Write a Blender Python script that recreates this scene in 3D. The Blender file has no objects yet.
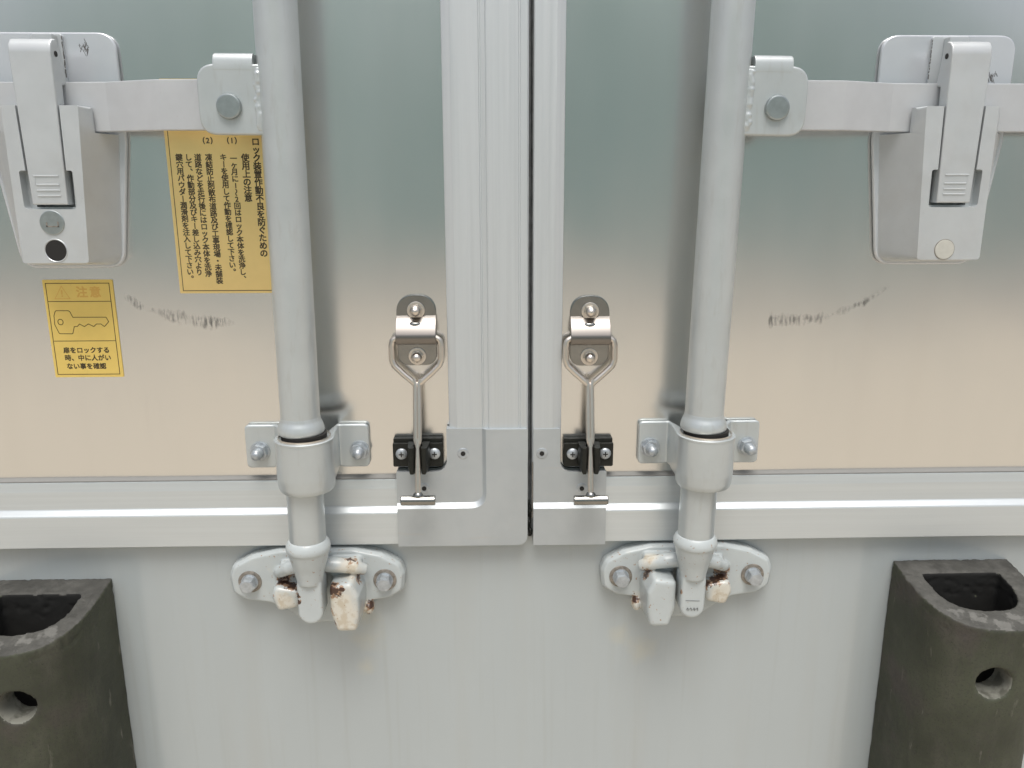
import bpy, bmesh, math, random
from mathutils import Vector, Matrix, noise
random.seed(7)
C = bpy.context.scene
rad = math.radians

# ------------------------------------------------------------------ camera, sky, sun, exposure
EYE = 1.35                                  # camera height above the yard, metres
cam_d = bpy.data.cameras.new('camera'); cam = bpy.data.objects.new('camera', cam_d)
C.collection.objects.link(cam); C.camera = cam
F_PX, TILT, YAW, ROLL = 780.0, rad(13.5), rad(1.5), -0.002
cam_d.sensor_fit = 'HORIZONTAL'; cam_d.sensor_width = 36.0
cam_d.lens = F_PX / 1024 * 36.0
cam_d.clip_start = 0.02; cam_d.clip_end = 500
fw = Vector((math.sin(YAW)*math.cos(TILT), math.cos(YAW)*math.cos(TILT), -math.sin(TILT)))
r0 = Vector((math.cos(YAW), -math.sin(YAW), 0)); u0 = r0.cross(fw)
rt = r0*math.cos(ROLL) + u0*math.sin(ROLL); up = rt.cross(fw)
m = Matrix((rt, up, -fw)).transposed().to_4x4(); m.translation = Vector((0, -0.61, EYE))
cam.matrix_world = m

SUN_EL = rad(66)
w = bpy.data.worlds.new('World'); C.world = w; w.use_nodes = True
nt = w.node_tree
bg = nt.nodes['Background']
sky = nt.nodes.new('ShaderNodeTexSky'); sky.sky_type = 'NISHITA'; sky.sun_disc = False
sky.sun_elevation = SUN_EL; sky.sun_rotation = rad(180)
sky.air_density = 1.0; sky.dust_density = 5.0; sky.ozone_density = 1.0
hs = nt.nodes.new('ShaderNodeHueSaturation'); hs.inputs['Saturation'].default_value = 0.6
nt.links.new(sky.outputs[0], hs.inputs['Color']); nt.links.new(hs.outputs[0], bg.inputs['Color'])
bg.inputs['Strength'].default_value = 0.12

sun_d = bpy.data.lights.new('sun', 'SUN'); sun_d.energy = 1.6; sun_d.angle = rad(30); sun_d.color = (1, .985, .955)
sun = bpy.data.objects.new('sun', sun_d); C.collection.objects.link(sun)
sun.rotation_euler = (math.pi/2 - SUN_EL, 0, 0); sun.location = (0, -5, 8)

C.view_settings.view_transform = 'Standard'; C.view_settings.look = 'None'
C.view_settings.exposure = 0.25; C.view_settings.gamma = 1.0
C.view_settings.use_curve_mapping = False

# ------------------------------------------------------------------ helpers
X0 = 10.5       # the doors' axis of symmetry, mm to the right of the eye

def W(x, d, z):                     # mm, d = distance in front of the door skin
    return Vector((x/1000.0, -d/1000.0, EYE + z/1000.0))

class MB:
    """collects primitives in (x, d, z) millimetres; s mirrors x about X0 when given u coordinates"""
    def __init__(self, s=None):
        self.bm = bmesh.new(); self.s = s
    def mp(self, v):
        x = v[0] if self.s is None else X0 + self.s*v[0]
        return W(x, v[1], v[2])
    def add(self, b, free=True):
        vm = {v: self.bm.verts.new(self.mp(v.co)) for v in b.verts}
        for f in b.faces:
            try:
                nf = self.bm.faces.new([vm[v] for v in f.verts]); nf.smooth = True
            except ValueError:
                pass
        if free: b.free()
        return self
    def prism(self, poly, d0, d1, bevel=0, seg=2, poly2=None):
        """polygon in (x, z) from depth d0 to d1 (poly2: outline at d1)"""
        self.add(prism_bm(poly, d0, d1, bevel, seg, poly2)); return self
    def box(self, x0, x1, d0, d1, z0, z1, bevel=0, seg=2):
        return self.prism([(x0, z0), (x1, z0), (x1, z1), (x0, z1)], d0, d1, bevel, seg)
    def vprism(self, poly, z0, z1, bevel=0, seg=2, dz=None):
        """polygon in (x, d) extruded in z; dz(d) lets the top slope"""
        b = bmesh.new()
        lo = [b.verts.new((p[0], p[1], z0)) for p in poly]
        hi = [b.verts.new((p[0], p[1], z1 + (dz(p[1]) if dz else 0))) for p in poly]
        skin(b, lo, hi, bevel, seg); self.add(b); return self
    def hprism(self, prof, x0, x1, bevel=0, seg=2):
        """profile in (d, z) extruded in x"""
        b = bmesh.new()
        lo = [b.verts.new((x0, p[0], p[1])) for p in prof]
        hi = [b.verts.new((x1, p[0], p[1])) for p in prof]
        skin(b, lo, hi, bevel, seg); self.add(b); return self
    def lathe(self, prof, c, axis='z', n=40):
        """prof: (radius, position along axis)"""
        b = bmesh.new(); rings = []
        for r, h in prof:
            ring = []
            for k in range(n):
                a = 2*math.pi*k/n; p, q = r*math.cos(a), r*math.sin(a)
                co = {'z': (c[0]+p, c[1]+q, c[2]+h), 'd': (c[0]+p, c[1]+h, c[2]+q), 'x': (c[0]+h, c[1]+p, c[2]+q)}[axis]
                ring.append(b.verts.new(co))
            rings.append(ring)
        for a, c2 in zip(rings, rings[1:]):
            for k in range(n):
                b.faces.new((a[k], a[(k+1) % n], c2[(k+1) % n], c2[k]))
        b.faces.new(rings[0]); b.faces.new(rings[-1][::-1])
        self.add(b); return self
    def tube(self, pts, r, n=14, closed=False):
        b = bmesh.new(); pts = [Vector(p) for p in pts]; rings = []; N = len(pts); prev = None
        for i, p in enumerate(pts):
            if closed: t = (pts[(i+1) % N]-pts[i-1]).normalized()
            else: t = (pts[min(i+1, N-1)]-pts[max(i-1, 0)]).normalized()
            if prev is None:
                a = t.cross(Vector((0, 1, 0)))
                if a.length < 1e-3: a = t.cross(Vector((1, 0, 0)))
                a.normalize()
            else:
                a = (prev - t*prev.dot(t)).normalized()
            prev = a; c = t.cross(a); rr = r[i] if isinstance(r, (list, tuple)) else r
            rings.append([b.verts.new(p + (a*math.cos(2*math.pi*k/n) + c*math.sin(2*math.pi*k/n))*rr) for k in range(n)])
        rng = range(N if closed else N-1)
        for i in rng:
            A, B = rings[i], rings[(i+1) % N]
            for k in range(n): b.faces.new((A[k], A[(k+1) % n], B[(k+1) % n], B[k]))
        if not closed: b.faces.new(rings[0][::-1]); b.faces.new(rings[-1])
        self.add(b); return self
    def ball(self, c, r, n=24):
        b = bmesh.new(); bmesh.ops.create_uvsphere(b, u_segments=n, v_segments=n//2, radius=1)
        rr = r if isinstance(r, (list, tuple)) else (r, r, r)
        for v in b.verts: v.co = Vector((c[0]+v.co.x*rr[0], c[1]+v.co.y*rr[1], c[2]+v.co.z*rr[2]))
        self.add(b); return self
    def stroke(self, pts, wd, d0, d1, closed=False):
        """flat ribbon drawn in the (x, z) plane"""
        pts = [Vector(p) for p in pts]; N = len(pts)
        for i in range(N if closed else N-1):
            a, b = pts[i], pts[(i+1) % N]; t = (b-a).normalized()*wd/2; n = Vector((-t.y, t.x))
            self.prism([tuple(a-t+n), tuple(a-t-n), tuple(b+t-n), tuple(b+t+n)], d0, d1)
        return self
    def build(self, name, mat, parent=None, sharp=38, wn=True, mods=None):
        bmesh.ops.recalc_face_normals(self.bm, faces=self.bm.faces[:])
        me = bpy.data.meshes.new(name); self.bm.to_mesh(me); self.bm.free()
        return link(name, me, mat, parent, sharp, wn)

def skin(b, lo, hi, bevel, seg):
    n = len(lo)
    b.faces.new(lo[::-1]); b.faces.new(hi)
    for i in range(n): b.faces.new((lo[i], lo[(i+1) % n], hi[(i+1) % n], hi[i]))
    bmesh.ops.recalc_face_normals(b, faces=b.faces[:])
    if bevel: round_edges(b, bevel, seg)

def round_edges(b, bevel, seg, ang=32):
    b.normal_update()
    es = [e for e in b.edges if len(e.link_faces) == 2 and e.calc_face_angle(0) > rad(ang)]
    if es: bmesh.ops.bevel(b, geom=es, offset=bevel, segments=seg, profile=.5, affect='EDGES', clamp_overlap=True)

def prism_bm(poly, d0, d1, bevel=0, seg=2, poly2=None):
    b = bmesh.new(); poly2 = poly2 or poly
    lo = [b.verts.new((p[0], d0, p[1])) for p in poly]
    hi = [b.verts.new((p[0], d1, p[1])) for p in poly2]
    skin(b, lo, hi, bevel, seg); return b

def link(name, me, mat, parent=None, sharp=38, wn=True):
    if mat: me.materials.clear(); me.materials.append(mat)
    for p in me.polygons: p.use_smooth = True
    me.set_sharp_from_angle(angle=rad(sharp))
    o = bpy.data.objects.new(name, me); C.collection.objects.link(o)
    if wn:
        md = o.modifiers.new('weighted', 'WEIGHTED_NORMAL'); md.keep_sharp = True
    if parent:
        o.parent = parent; bpy.context.view_layer.update(); o.matrix_parent_inverse = parent.matrix_world.inverted()
    return o

def cast(mb, name, mat, parent, voxel=0.8, it=4, fac=.5):
    """fuse the collected primitives into one cast, filleted surface"""
    bmesh.ops.recalc_face_normals(mb.bm, faces=mb.bm.faces[:])
    me = bpy.data.meshes.new(name); mb.bm.to_mesh(me); mb.bm.free()
    t = bpy.data.objects.new('tmp', me); C.collection.objects.link(t)
    r = t.modifiers.new('r', 'REMESH'); r.mode = 'VOXEL'; r.voxel_size = voxel/1000; r.use_smooth_shade = True
    s = t.modifiers.new('s', 'SMOOTH'); s.factor = fac; s.iterations = it
    dg = bpy.context.evaluated_depsgraph_get(); dg.update()
    out = bpy.data.meshes.new_from_object(t.evaluated_get(dg))
    bpy.data.objects.remove(t)
    return link(name, out, mat, parent, 180, False)

def carve(body, cutters, name, mat, parent, bevel=0, seg=2):
    """subtract closed cutters from a closed body (all MB); then soften the edges"""
    def tmp(mb):
        bmesh.ops.recalc_face_normals(mb.bm, faces=mb.bm.faces[:])
        me = bpy.data.meshes.new('t'); mb.bm.to_mesh(me); mb.bm.free()
        me.transform(Matrix.Scale(1000, 4) @ Matrix.Translation((0, 0, -EYE)))
        o = bpy.data.objects.new('t', me); C.collection.objects.link(o); return o
    b = tmp(body); cs = [tmp(c) for c in cutters]
    for c in cs:
        md = b.modifiers.new('b', 'BOOLEAN'); md.operation = 'DIFFERENCE'; md.object = c; md.solver = 'EXACT'
    dg = bpy.context.evaluated_depsgraph_get(); dg.update()
    me = bpy.data.meshes.new_from_object(b.evaluated_get(dg))
    for o in [b]+cs: bpy.data.objects.remove(o)
    bm = bmesh.new(); bm.from_mesh(me)
    bmesh.ops.remove_doubles(bm, verts=bm.verts[:], dist=.02)
    bmesh.ops.dissolve_limit(bm, angle_limit=rad(.15), verts=bm.verts[:], edges=bm.edges[:])
    if bevel: round_edges(bm, bevel, seg)
    bm.to_mesh(me); bm.free()
    me.transform(Matrix.Translation((0, 0, EYE)) @ Matrix.Scale(.001, 4))
    return link(name, me, mat, parent)

def rrect(x0, x1, z0, z1, r, n=6):
    out = []
    for cx, cz, a0 in ((x1-r, z1-r, 0), (x0+r, z1-r, 90), (x0+r, z0+r, 180), (x1-r, z0+r, 270)):
        for k in range(n+1):
            a = rad(a0+90*k/n); out.append((cx+r*math.cos(a), cz+r*math.sin(a)))
    return out

def rpoly(pts, r, n=5):
    """round the corners of a polygon; r number or list"""
    out = []; N = len(pts)
    for i, p in enumerate(pts):
        rr = r[i] if isinstance(r, (list, tuple)) else r
        p = Vector(p); a = Vector(pts[i-1]); c = Vector(pts[(i+1) % N])
        if rr <= 0: out.append(tuple(p)); continue
        u = (a-p).normalized(); v = (c-p).normalized()
        half = u.angle(v)/2; t = min(rr/math.tan(half), (a-p).length*.49, (c-p).length*.49)
        A = p+u*t; B = p+v*t
        for k in range(n+1):
            f = k/n; out.append(tuple(A*(1-f)**2 + p*2*f*(1-f) + B*f*f))
    return out

def thing(name, label, cat, loc, group=None):
    o = bpy.data.objects.new(name, None); C.collection.objects.link(o)
    o.empty_display_size = .02; o.location = loc
    o['label'] = label; o['category'] = cat; o['kind'] = 'thing'
    if group: o['group'] = group
    bpy.context.view_layer.update()
    return o

# ------------------------------------------------------------------ materials
class Mat:
    def __init__(self, name, base, rough=.4, metal=0.0, spec=.5, coat=0):
        self.m = bpy.data.materials.new(name); self.m.use_nodes = True
        self.t = self.m.node_tree; self.b = self.t.nodes['Principled BSDF']
        self.b.inputs['Base Color'].default_value = (*base, 1)
        self.b.inputs['Roughness'].default_value = rough; self.b.inputs['Metallic'].default_value = metal
        self.b.inputs['Specular IOR Level'].default_value = spec
        self.b.inputs['Coat Weight'].default_value = coat; self.b.inputs['Coat Roughness'].default_value = .09
        self.base = base; self.rough = rough
        self.tc = self.t.nodes.new('ShaderNodeTexCoord').outputs['Object']
        self.col = None
    def n(self, kind, **kw):
        nd = self.t.nodes.new(kind)
        for k, v in kw.items(): setattr(nd, k, v)
        return nd
    def noise(self, scale, detail=4, stretch=None, rough=.55):
        src = self.tc
        if stretch:
            mp = self.n('ShaderNodeMapping'); mp.inputs['Scale'].default_value = stretch
            self.t.links.new(src, mp.inputs[0]); src = mp.outputs[0]
        nz = self.n('ShaderNodeTexNoise'); nz.inputs['Scale'].default_value = scale
        nz.inputs['Detail'].default_value = detail; nz.inputs['Roughness'].default_value = rough
        self.t.links.new(src, nz.inputs['Vector']); return nz.outputs['Fac']
    def ramp(self, fac, lo, hi, a=0.0, b=1.0):
        r = self.n('ShaderNodeMapRange'); r.inputs['From Min'].default_value = lo; r.inputs['From Max'].default_value = hi
        r.inputs['To Min'].default_value = a; r.inputs['To Max'].default_value = b
        self.t.links.new(fac, r.inputs['Value']); return r.outputs[0]
    def mathn(self, op, a, b):
        k = self.n('ShaderNodeMath', operation=op)
        for i, v in enumerate((a, b)):
            if isinstance(v, (int, float)): k.inputs[i].default_value = v
            else: self.t.links.new(v, k.inputs[i])
        return k.outputs[0]
    def mix(self, fac, color):
        """lay another colour over the base where fac is 1"""
        x = self.n('ShaderNodeMix', data_type='RGBA')
        self.t.links.new(fac, x.inputs[0])
        if self.col is None: x.inputs[6].default_value = (*self.base, 1)
        else: self.t.links.new(self.col, x.inputs[6])
        x.inputs[7].default_value = (*color, 1)
        self.col = x.outputs[2]; self.t.links.new(self.col, self.b.inputs['Base Color']); return self
    def vary(self, scale, amount=.12, stretch=None, detail=4, lo=.35, hi=.65):
        dark = tuple(c*(1-amount) for c in self.base)
        return self.mix(self.ramp(self.noise(scale, detail, stretch), lo, hi), dark)
    def roughvar(self, scale, a, b, stretch=None, detail=4):
        self.t.links.new(self.ramp(self.noise(scale, detail, stretch), .3, .7, a, b), self.b.inputs['Roughness']); return self
    def bump(self, scale, strength, dist=.0002, stretch=None, detail=3):
        bp = self.n('ShaderNodeBump'); bp.inputs['Strength'].default_value = strength; bp.inputs['Distance'].default_value = dist
        self.t.links.new(self.noise(scale, detail, stretch), bp.inputs['Height'])
        if self.b.inputs['Normal'].links: self.t.links.new(self.b.inputs['Normal'].links[0].from_socket, bp.inputs['Normal'])
        self.t.links.new(bp.outputs[0], self.b.inputs['Normal']); return self
    def spots(self, pts, wobble=.35, scale=160):
        """mask: 1 near any of pts (x mm, d mm, z mm, radius mm), its edge broken up by noise"""
        acc = None
        for x, d, z, r in pts:
            k = self.n('ShaderNodeVectorMath', operation='DISTANCE')
            self.t.links.new(self.tc, k.inputs[0]); k.inputs[1].default_value = W(x, d, z)
            f = self.ramp(k.outputs['Value'], 0, r/1000*1.6, 1.0, 0.0)
            acc = f if acc is None else self.mathn('MAXIMUM', acc, f)
        nz = self.ramp(self.noise(scale, 5), .3, .7, -wobble, wobble)
        return self.mathn('ADD', acc, nz)

skin_m = Mat('door_skin', (.80, .80, .78), .22, 1.0)
skin_m.vary(5, .05, None, 4, .1, .9).roughvar(9, .17, .25, (1, 1, .35))
streak = skin_m.ramp(skin_m.noise(22, 5, (1, 1, .12)), .52, .85, 0, .15); skin_m.mix(streak, (.56, .54, .50))
skin_m.mix(skin_m.ramp(skin_m.noise(160, 6, (1, 1, .06)), .60, .80, 0, .09), (.5, .49, .46)); skin_m.mix(skin_m.ramp(skin_m.noise(600, 3), .68, .76, 0, .18), (.45, .44, .42))
skin_m = skin_m.m

sill_m = Mat('sill_paint', (.40, .44, .445), .3, 0, .5, 1.0)
sill_m.vary(9, .05, (1, 1, .25)).roughvar(20, .285, .36)
sill_m.mix(sill_m.ramp(sill_m.noise(26, 5, (1, 1, .08)), .50, .80, 0, .4), (.37, .375, .35))
sill_m.mix(sill_m.ramp(sill_m.noise(130, 6, (1, 1, .03)), .56, .76, 0, .22), (.30, .30, .27))
sill_m.mix(sill_m.ramp(sill_m.noise(420, 3), .66, .76, 0, .35), (.4, .39, .36))
sill_m.mix(sill_m.ramp(sill_m.spots([(-108, 0, -372, 14), (-112, 0, -400, 10), (110, 0, -372, 10), (128, 0, -385, 14), (-110, 0, -350, 12)], .3, 60), .25, 1.1, 0, .4), (.52, .49, .36))
sill_m = sill_m.m

rod_m = Mat('rod_paint', (.50, .54, .545), .3, 0.4, .5, .3)
rod_m.vary(40, .05).roughvar(60, .285, .42).bump(120, .15, .0003)
rod_m.mix(rod_m.ramp(rod_m.noise(220, 6, (1, 1, .18)), .56, .74, 0, .35), (.38, .385, .36)); rod_m.mix(rod_m.ramp(rod_m.noise(520, 4), .73, .77, 0, .5), (.26, .22, .18))
rod_m = rod_m.m

bar_m = Mat('handle_paint', (.50, .52, .535), .36, .15, .5)
bar_m.vary(60, .06).roughvar(120, .3, .44)
bar_m.mix(bar_m.ramp(bar_m.noise(500, 4), .68, .74, 0, .4), (.38, .36, .34))
bar_m = bar_m.m

latch_m = Mat('latch_paint', (.56, .59, .60), .38, .4, .5)
latch_m.vary(50, .05).roughvar(90, .33, .44)
latch_m.mix(latch_m.ramp(latch_m.noise(38, 6), .5, .8, 0, .3), (.44, .43, .41)); latch_m.mix(latch_m.ramp(latch_m.noise(700, 3), .70, .75, 0, .35), (.33, .32, .30))
latch_m = latch_m.m

plate_m = Mat('backplate_paint', (.62, .65, .68), .25, .4, .5, .3)
plate_m.vary(40, .05).bump(30, .2, .0004)
plate_m = plate_m.m

def alu(name, base, st, rough=.34, metal=.9):
    a = Mat(name, base, rough, metal)
    a.vary(420, .05, st, 5).roughvar(300, rough-.06, rough+.08, st)
    return a.m
trim_m = alu('brushed_aluminium_upright', (.60, .635, .65), (1, 1, .012), .46, .6)
rail_m = alu('brushed_aluminium_rail', (.60, .64, .65), (.012, 1, 1), .36, .5)
corner_m = Mat('corner_steel', (.48, .515, .53), .5, .55)
corner_m.vary(30, .07).roughvar(60, .44, .54)
corner_m.mix(corner_m.ramp(corner_m.noise(240, 5, (.1, 1, 1)), .64, .72, 0, .25), (.5, .48, .44))
corner_m = corner_m.m

steel_m = Mat('stainless_steel', (.72, .665, .60), .3, 1.0); strap_m = Mat('warm_steel', (.23, .215, .20), .34, 1.0).m; steel_m = steel_m.m
dsteel_m = Mat('reflection_toned_steel', (.31, .31, .295), .24, 1.0); dsteel_m.vary(90, .1).roughvar(260, .17, .26); dsteel_m = dsteel_m.m  # stainless with the plates' dark reflections put into the base colour
zinc_m = Mat('zinc_plated_steel', (.50, .54, .57), .34, .6); zinc_m.vary(240, .25).roughvar(300, .3, .5)
zinc_m.mix(zinc_m.ramp(zinc_m.noise(500, 5), .66, .78, 0, .3), (.30, .26, .22)); zinc_m = zinc_m.m
pin_m = Mat('pin_steel', (.42, .46, .46), .33, .85); pin_m.vary(200, .15); pin_m = pin_m.m
washer_m = Mat('stained_washer', (.34, .31, .27), .5, .5); washer_m.vary(300, .4); washer_m = washer_m.m
black_m = Mat('black_plastic', (.014, .015, .012), .5, 0, .3); black_m.vary(200, .3).roughvar(200, .32, .6).bump(700, .15, .0001); black_m = black_m.m
hole_m = Mat('dark_recess', (.012, .011, .010), .7); hole_m = hole_m.m
seal_m = Mat('rubber_seal', (.16, .168, .17), .6); seal_m.vary(150, .4); seal_m = seal_m.m
sealant_m = Mat('grey_sealant', (.21, .21, .20), .7); sealant_m = sealant_m.m
ink_m = Mat('dark_ink', (.045, .032, .014), .6); ink_m = ink_m.m
fink_m = Mat('faded_orange_ink', (.72, .44, .105), .6); fink_m = fink_m.m
gold_m = Mat('gold_foil', (.94, .71, .31), .33, .85); gold_m.vary(30, .08).roughvar(60, .3, .42).bump(60, .15, .0002); gold_m = gold_m.m
yel_m = Mat('yellow_vinyl', (.82, .61, .17), .42, .25); yel_m.vary(40, .08).bump(50, .15, .0003)
yel_m.mix(yel_m.ramp(yel_m.noise(700, 4), .68, .74, 0, .5), (.40, .28, .1)); yel_m = yel_m.m
edge_m = Mat('clear_sticker_edge', (.74, .62, .34), .4, .2); edge_m = edge_m.m
scuff_m = Mat('scuff', (.10, .097, .09), .6)
_at = scuff_m.n('ShaderNodeAttribute', attribute_name='wear')
_al = scuff_m.mathn('MULTIPLY', _at.outputs['Fac'], scuff_m.mathn('ADD', scuff_m.mathn('MULTIPLY', scuff_m.ramp(scuff_m.noise(620, 3, (1, 1, .16)), .46, .62), .55), scuff_m.ramp(scuff_m.noise(260, 5), .5, .75, 0, .3)))
mixs = scuff_m.n('ShaderNodeMixShader'); tr = scuff_m.n('ShaderNodeBsdfTransparent')
scuff_m.t.links.new(_al, mixs.inputs[0])
scuff_m.t.links.new(tr.outputs[0], mixs.inputs[1]); scuff_m.t.links.new(scuff_m.b.outputs[0], mixs.inputs[2])
scuff_m.t.links.new(mixs.outputs[0], scuff_m.t.nodes['Material Output'].inputs[0]); scuff_m = scuff_m.m
scratch_m = Mat('scratch', (.09, .085, .08), .6).m
stamp_m = Mat('stamp_ink', (.20, .21, .21), .5).m

rub = Mat('weathered_rubber', (.056, .062, .040), .62, 0, .4)
rub.vary(22, .35).mix(rub.ramp(rub.noise(45, 6, (1, 1, .4)), .52, .75, 0, .5), (.085, .083, .065))
rub.mix(rub.ramp(rub.noise(14, 4), .56, .68, 0, .45), (.075, .055, .058))
rub.mix(rub.ramp(rub.noise(420, 5), .50, .62, 0, .35), (.036, .031, .032)); rub.mix(rub.ramp(rub.noise(900, 2), .62, .72, 0, .6), (.012, .012, .008))
rub.mix(rub.ramp(rub.noise(120, 6, (1, 1, .22)), .66, .74, 0, .6), (.19, .18, .15))
rub.bump(260, .35, .0006)
rubber_m = rub.m
rub2 = Mat('worn_rubber_rim', (.075, .074, .066), .66, 0, .35)
rub2.vary(60, .35).mix(rub2.ramp(rub2.noise(55, 8, None, .65), .48, .72, 0, .5), (.14, .137, .125))
rub2.mix(rub2.ramp(rub2.spots([(X0+q*(381+a), 80-abs(a)*.5, -322, 9) for q in (-1, 1) for a in (-30, -14, 0, 14)], .55, 130), .5, .8, 0, .45), (.22, .217, .20))
rub2.bump(240, .6, .0012)
rim_m = rub2.m
bore_shade_m = Mat('bore_shade_rubber', (.005, .005, .004), .8).m  # shade of the deep bore put into the rubber colour
dust = Mat('dusty_rubber', (.10, .10, .08), .9); dust.mix(dust.ramp(dust.noise(90, 5), .42, .55), (.2, .2, .17)); dust_m = dust.m

yard_m = Mat('yard_concrete', (.56, .492, .392), .85); yard_m.vary(.6, .15).vary(6, .06); yard_m = yard_m.m
added_strip_m = Mat('added_strip_dark', (.30, .275, .245), .9); added_strip_m.vary(.8, .12); added_strip_m = added_strip_m.m  # colour of the added strip mirrored in the doors
added_bank_m = Mat('added_bank_green', (.30, .40, .365), .9); added_bank_m.vary(.5, .2).vary(4, .15); added_bank_m = added_bank_m.m  # colour of the added bank mirrored in the doors

# ------------------------------------------------------------------ setting: the yard, plus an unseen bank and strip added for the doors to mirror
def sheet(name, pts_faces, mat):
    b = bmesh.new()
    for f in pts_faces: b.faces.new([b.verts.new(p) for p in f])
    me = bpy.data.meshes.new(name); b.to_mesh(me); b.free()
    o = link(name, me, mat, None, 30, False); o['kind'] = 'structure'; return o
sheet('ground', [[(-150, -150, 0), (150, -150, 0), (150, 150, 0), (-150, 150, 0)]], yard_m)
sheet('road', [[(-60, -40, .004), (60, -40, .004), (60, -8.2, .004), (-60, -8.2, .004)]], added_strip_m)  # added unseen strip, darkens the far ground in the door reflections
b = bmesh.new(); rows = []  # added unseen bank, gives the upper doors a grey-green reflection
for i in range(41):
    x = -14 + .7*i; y0 = -16.5 - x*x*.0015
    h = 13 + 1.0*math.sin(x*.23) + .8*math.sin(x*.61+1) + random.uniform(-.25, .25)
    rows.append([b.verts.new((x, y0 + random.uniform(-.15, .15), -.05)), b.verts.new((x, y0-6.3, h*.45)), b.verts.new((x, y0-14, h)), b.verts.new((x, y0-20, h*.9)), b.verts.new((x, y0-32, -.05))])
for a, c in zip(rows, rows[1:]):
    for k in range(4): b.faces.new((a[k], a[k+1], c[k+1], c[k]))
bmesh.ops.recalc_face_normals(b, faces=b.faces[:])
me = bpy.data.meshes.new('hill'); b.to_mesh(me); b.free()
o = link('hill', me, added_bank_m, None, 60, False); o['kind'] = 'structure'

# ------------------------------------------------------------------ truck sill below the doors
sill = thing('rear_sill', 'wide pale grey painted steel panel below both doors, streaked with dirt', 'truck panel', W(X0, 0, -700))
MB().box(-1150, 1170, -40, 0, -760, -262, 1.5).build('panel', sill_m, sill)
MB().box(-1150, 1170, -60, -32, -262, 260).build('threshold', seal_m, sill)

# ------------------------------------------------------------------ doors
def screw_ring(mb, x, d, z, r=3.6):
    mb.lathe([(r, -.6), (r, .25), (r*.82, .35), (r*.45, -.9)], (x, d, z), 'd', 28)

def skin_sheet(x0, x1, parent):
    b = bmesh.new(); nx, nz = 60, 50; V = []
    for i in range(nx+1):
        row = []
        for k in range(nz+1):
            x = x0+(x1-x0)*i/nx; z = -272+(612)*k/nz
            d = .2*math.sin(x*.017+z*.006) + .16*math.sin(z*.021-x*.009+1.3) + .07*math.sin(x*.041+z*.027) + .03*math.sin(z*.071+x*.05)
            row.append(b.verts.new((x, d-.48, z)))
        V.append(row)
    for i in range(nx):
        for k in range(nz): b.faces.new((V[i][k], V[i+1][k], V[i+1][k+1], V[i][k+1]))
    be = [e for e in b.edges if len(e.link_faces) == 1]
    r = bmesh.ops.extrude_edge_only(b, edges=be)
    for v in [g for g in r['geom'] if isinstance(g, bmesh.types.BMVert)]: v.co.y = -30
    return MB().add(b).build('door_skin', skin_m, parent, 40, False)

def door(s, name, label):
    g = 'cargo doors of the truck'
    t = thing('cargo_door', label, 'truck door', W(29 - s*2 + s*1, 0, -275), g)
    if s < 0:
        skin_sheet(-760, 26, t)
        xb0, xb1 = -36, 27.9
        # upright: bevelled edge, two flat lands and a groove between them
        MB().vprism([(-34.8, -1), (-34.8, 6.2), (-34.4, 6.7), (-28.6, 8.85), (-27.9, 9), (-8.4, 9), (-7.8, 8.3), (-7.0, 8.3), (-6.6, 9), (-3.4, 9), (-3.0, 9.8), (-2.2, 10.2), (20.6, 10.2), (21.2, 9.7), (22.0, 9.7), (22.6, 10.2), (27.3, 10.2), (28.5, 9.0), (28.5, -1)], -210, 340).build('edge_upright', trim_m, t, 20)
        MB().vprism([(28.1, -1), (28.1, 4), (29.6, 5.4), (30.6, 4), (30.6, -1)], -275, 340).build('door_seal', seal_m, t)
        rail = (-760, -77)
    else:
        skin_sheet(32.5, 780, t)
        MB().vprism([(32.0, -1), (32.0, 8.2), (32.8, 9), (48.4, 9), (49.1, 8.85), (54.9, 6.7), (55.3, 6.2), (55.3, -1)], -210, 340).build('edge_upright', trim_m, t, 20)
        MB().vprism([(30.7, -1), (30.7, 2), (31.2, 3.4), (32.0, 3.4), (32.0, -1)], -275, 340).build('door_seal', seal_m, t)
        rail = (91, 780)
    prof = [(-1, -224.4), (4.6, -224.4), (5.3, -224.7), (5.6, -225.6), (5.9, -229.8), (6.3, -231.8), (6.4, -232.6), (6.4, -247.2), (6.8, -248.0), (10.2, -251.6), (10.6, -252.6), (10.6, -279.0), (10.0, -279.7), (-1, -279.7)]
    MB().hprism(prof, rail[0], rail[1]).build('bottom_rail', rail_m, t, 15)
    MB().hprism([(-1, -224.3), (5.0, -224.3), (5.0, -223.5), (1.5, -222.6), (-1, -222.4)], rail[0], rail[1]).build('sealant_line', sealant_m, t)
    return t

doorL = door(-1, 'cargo_door', 'left silver door with two yellow stickers and a keyed latch')
doorR = door(1, 'cargo_door', 'right silver door without stickers, narrow aluminium upright at its edge')

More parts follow.
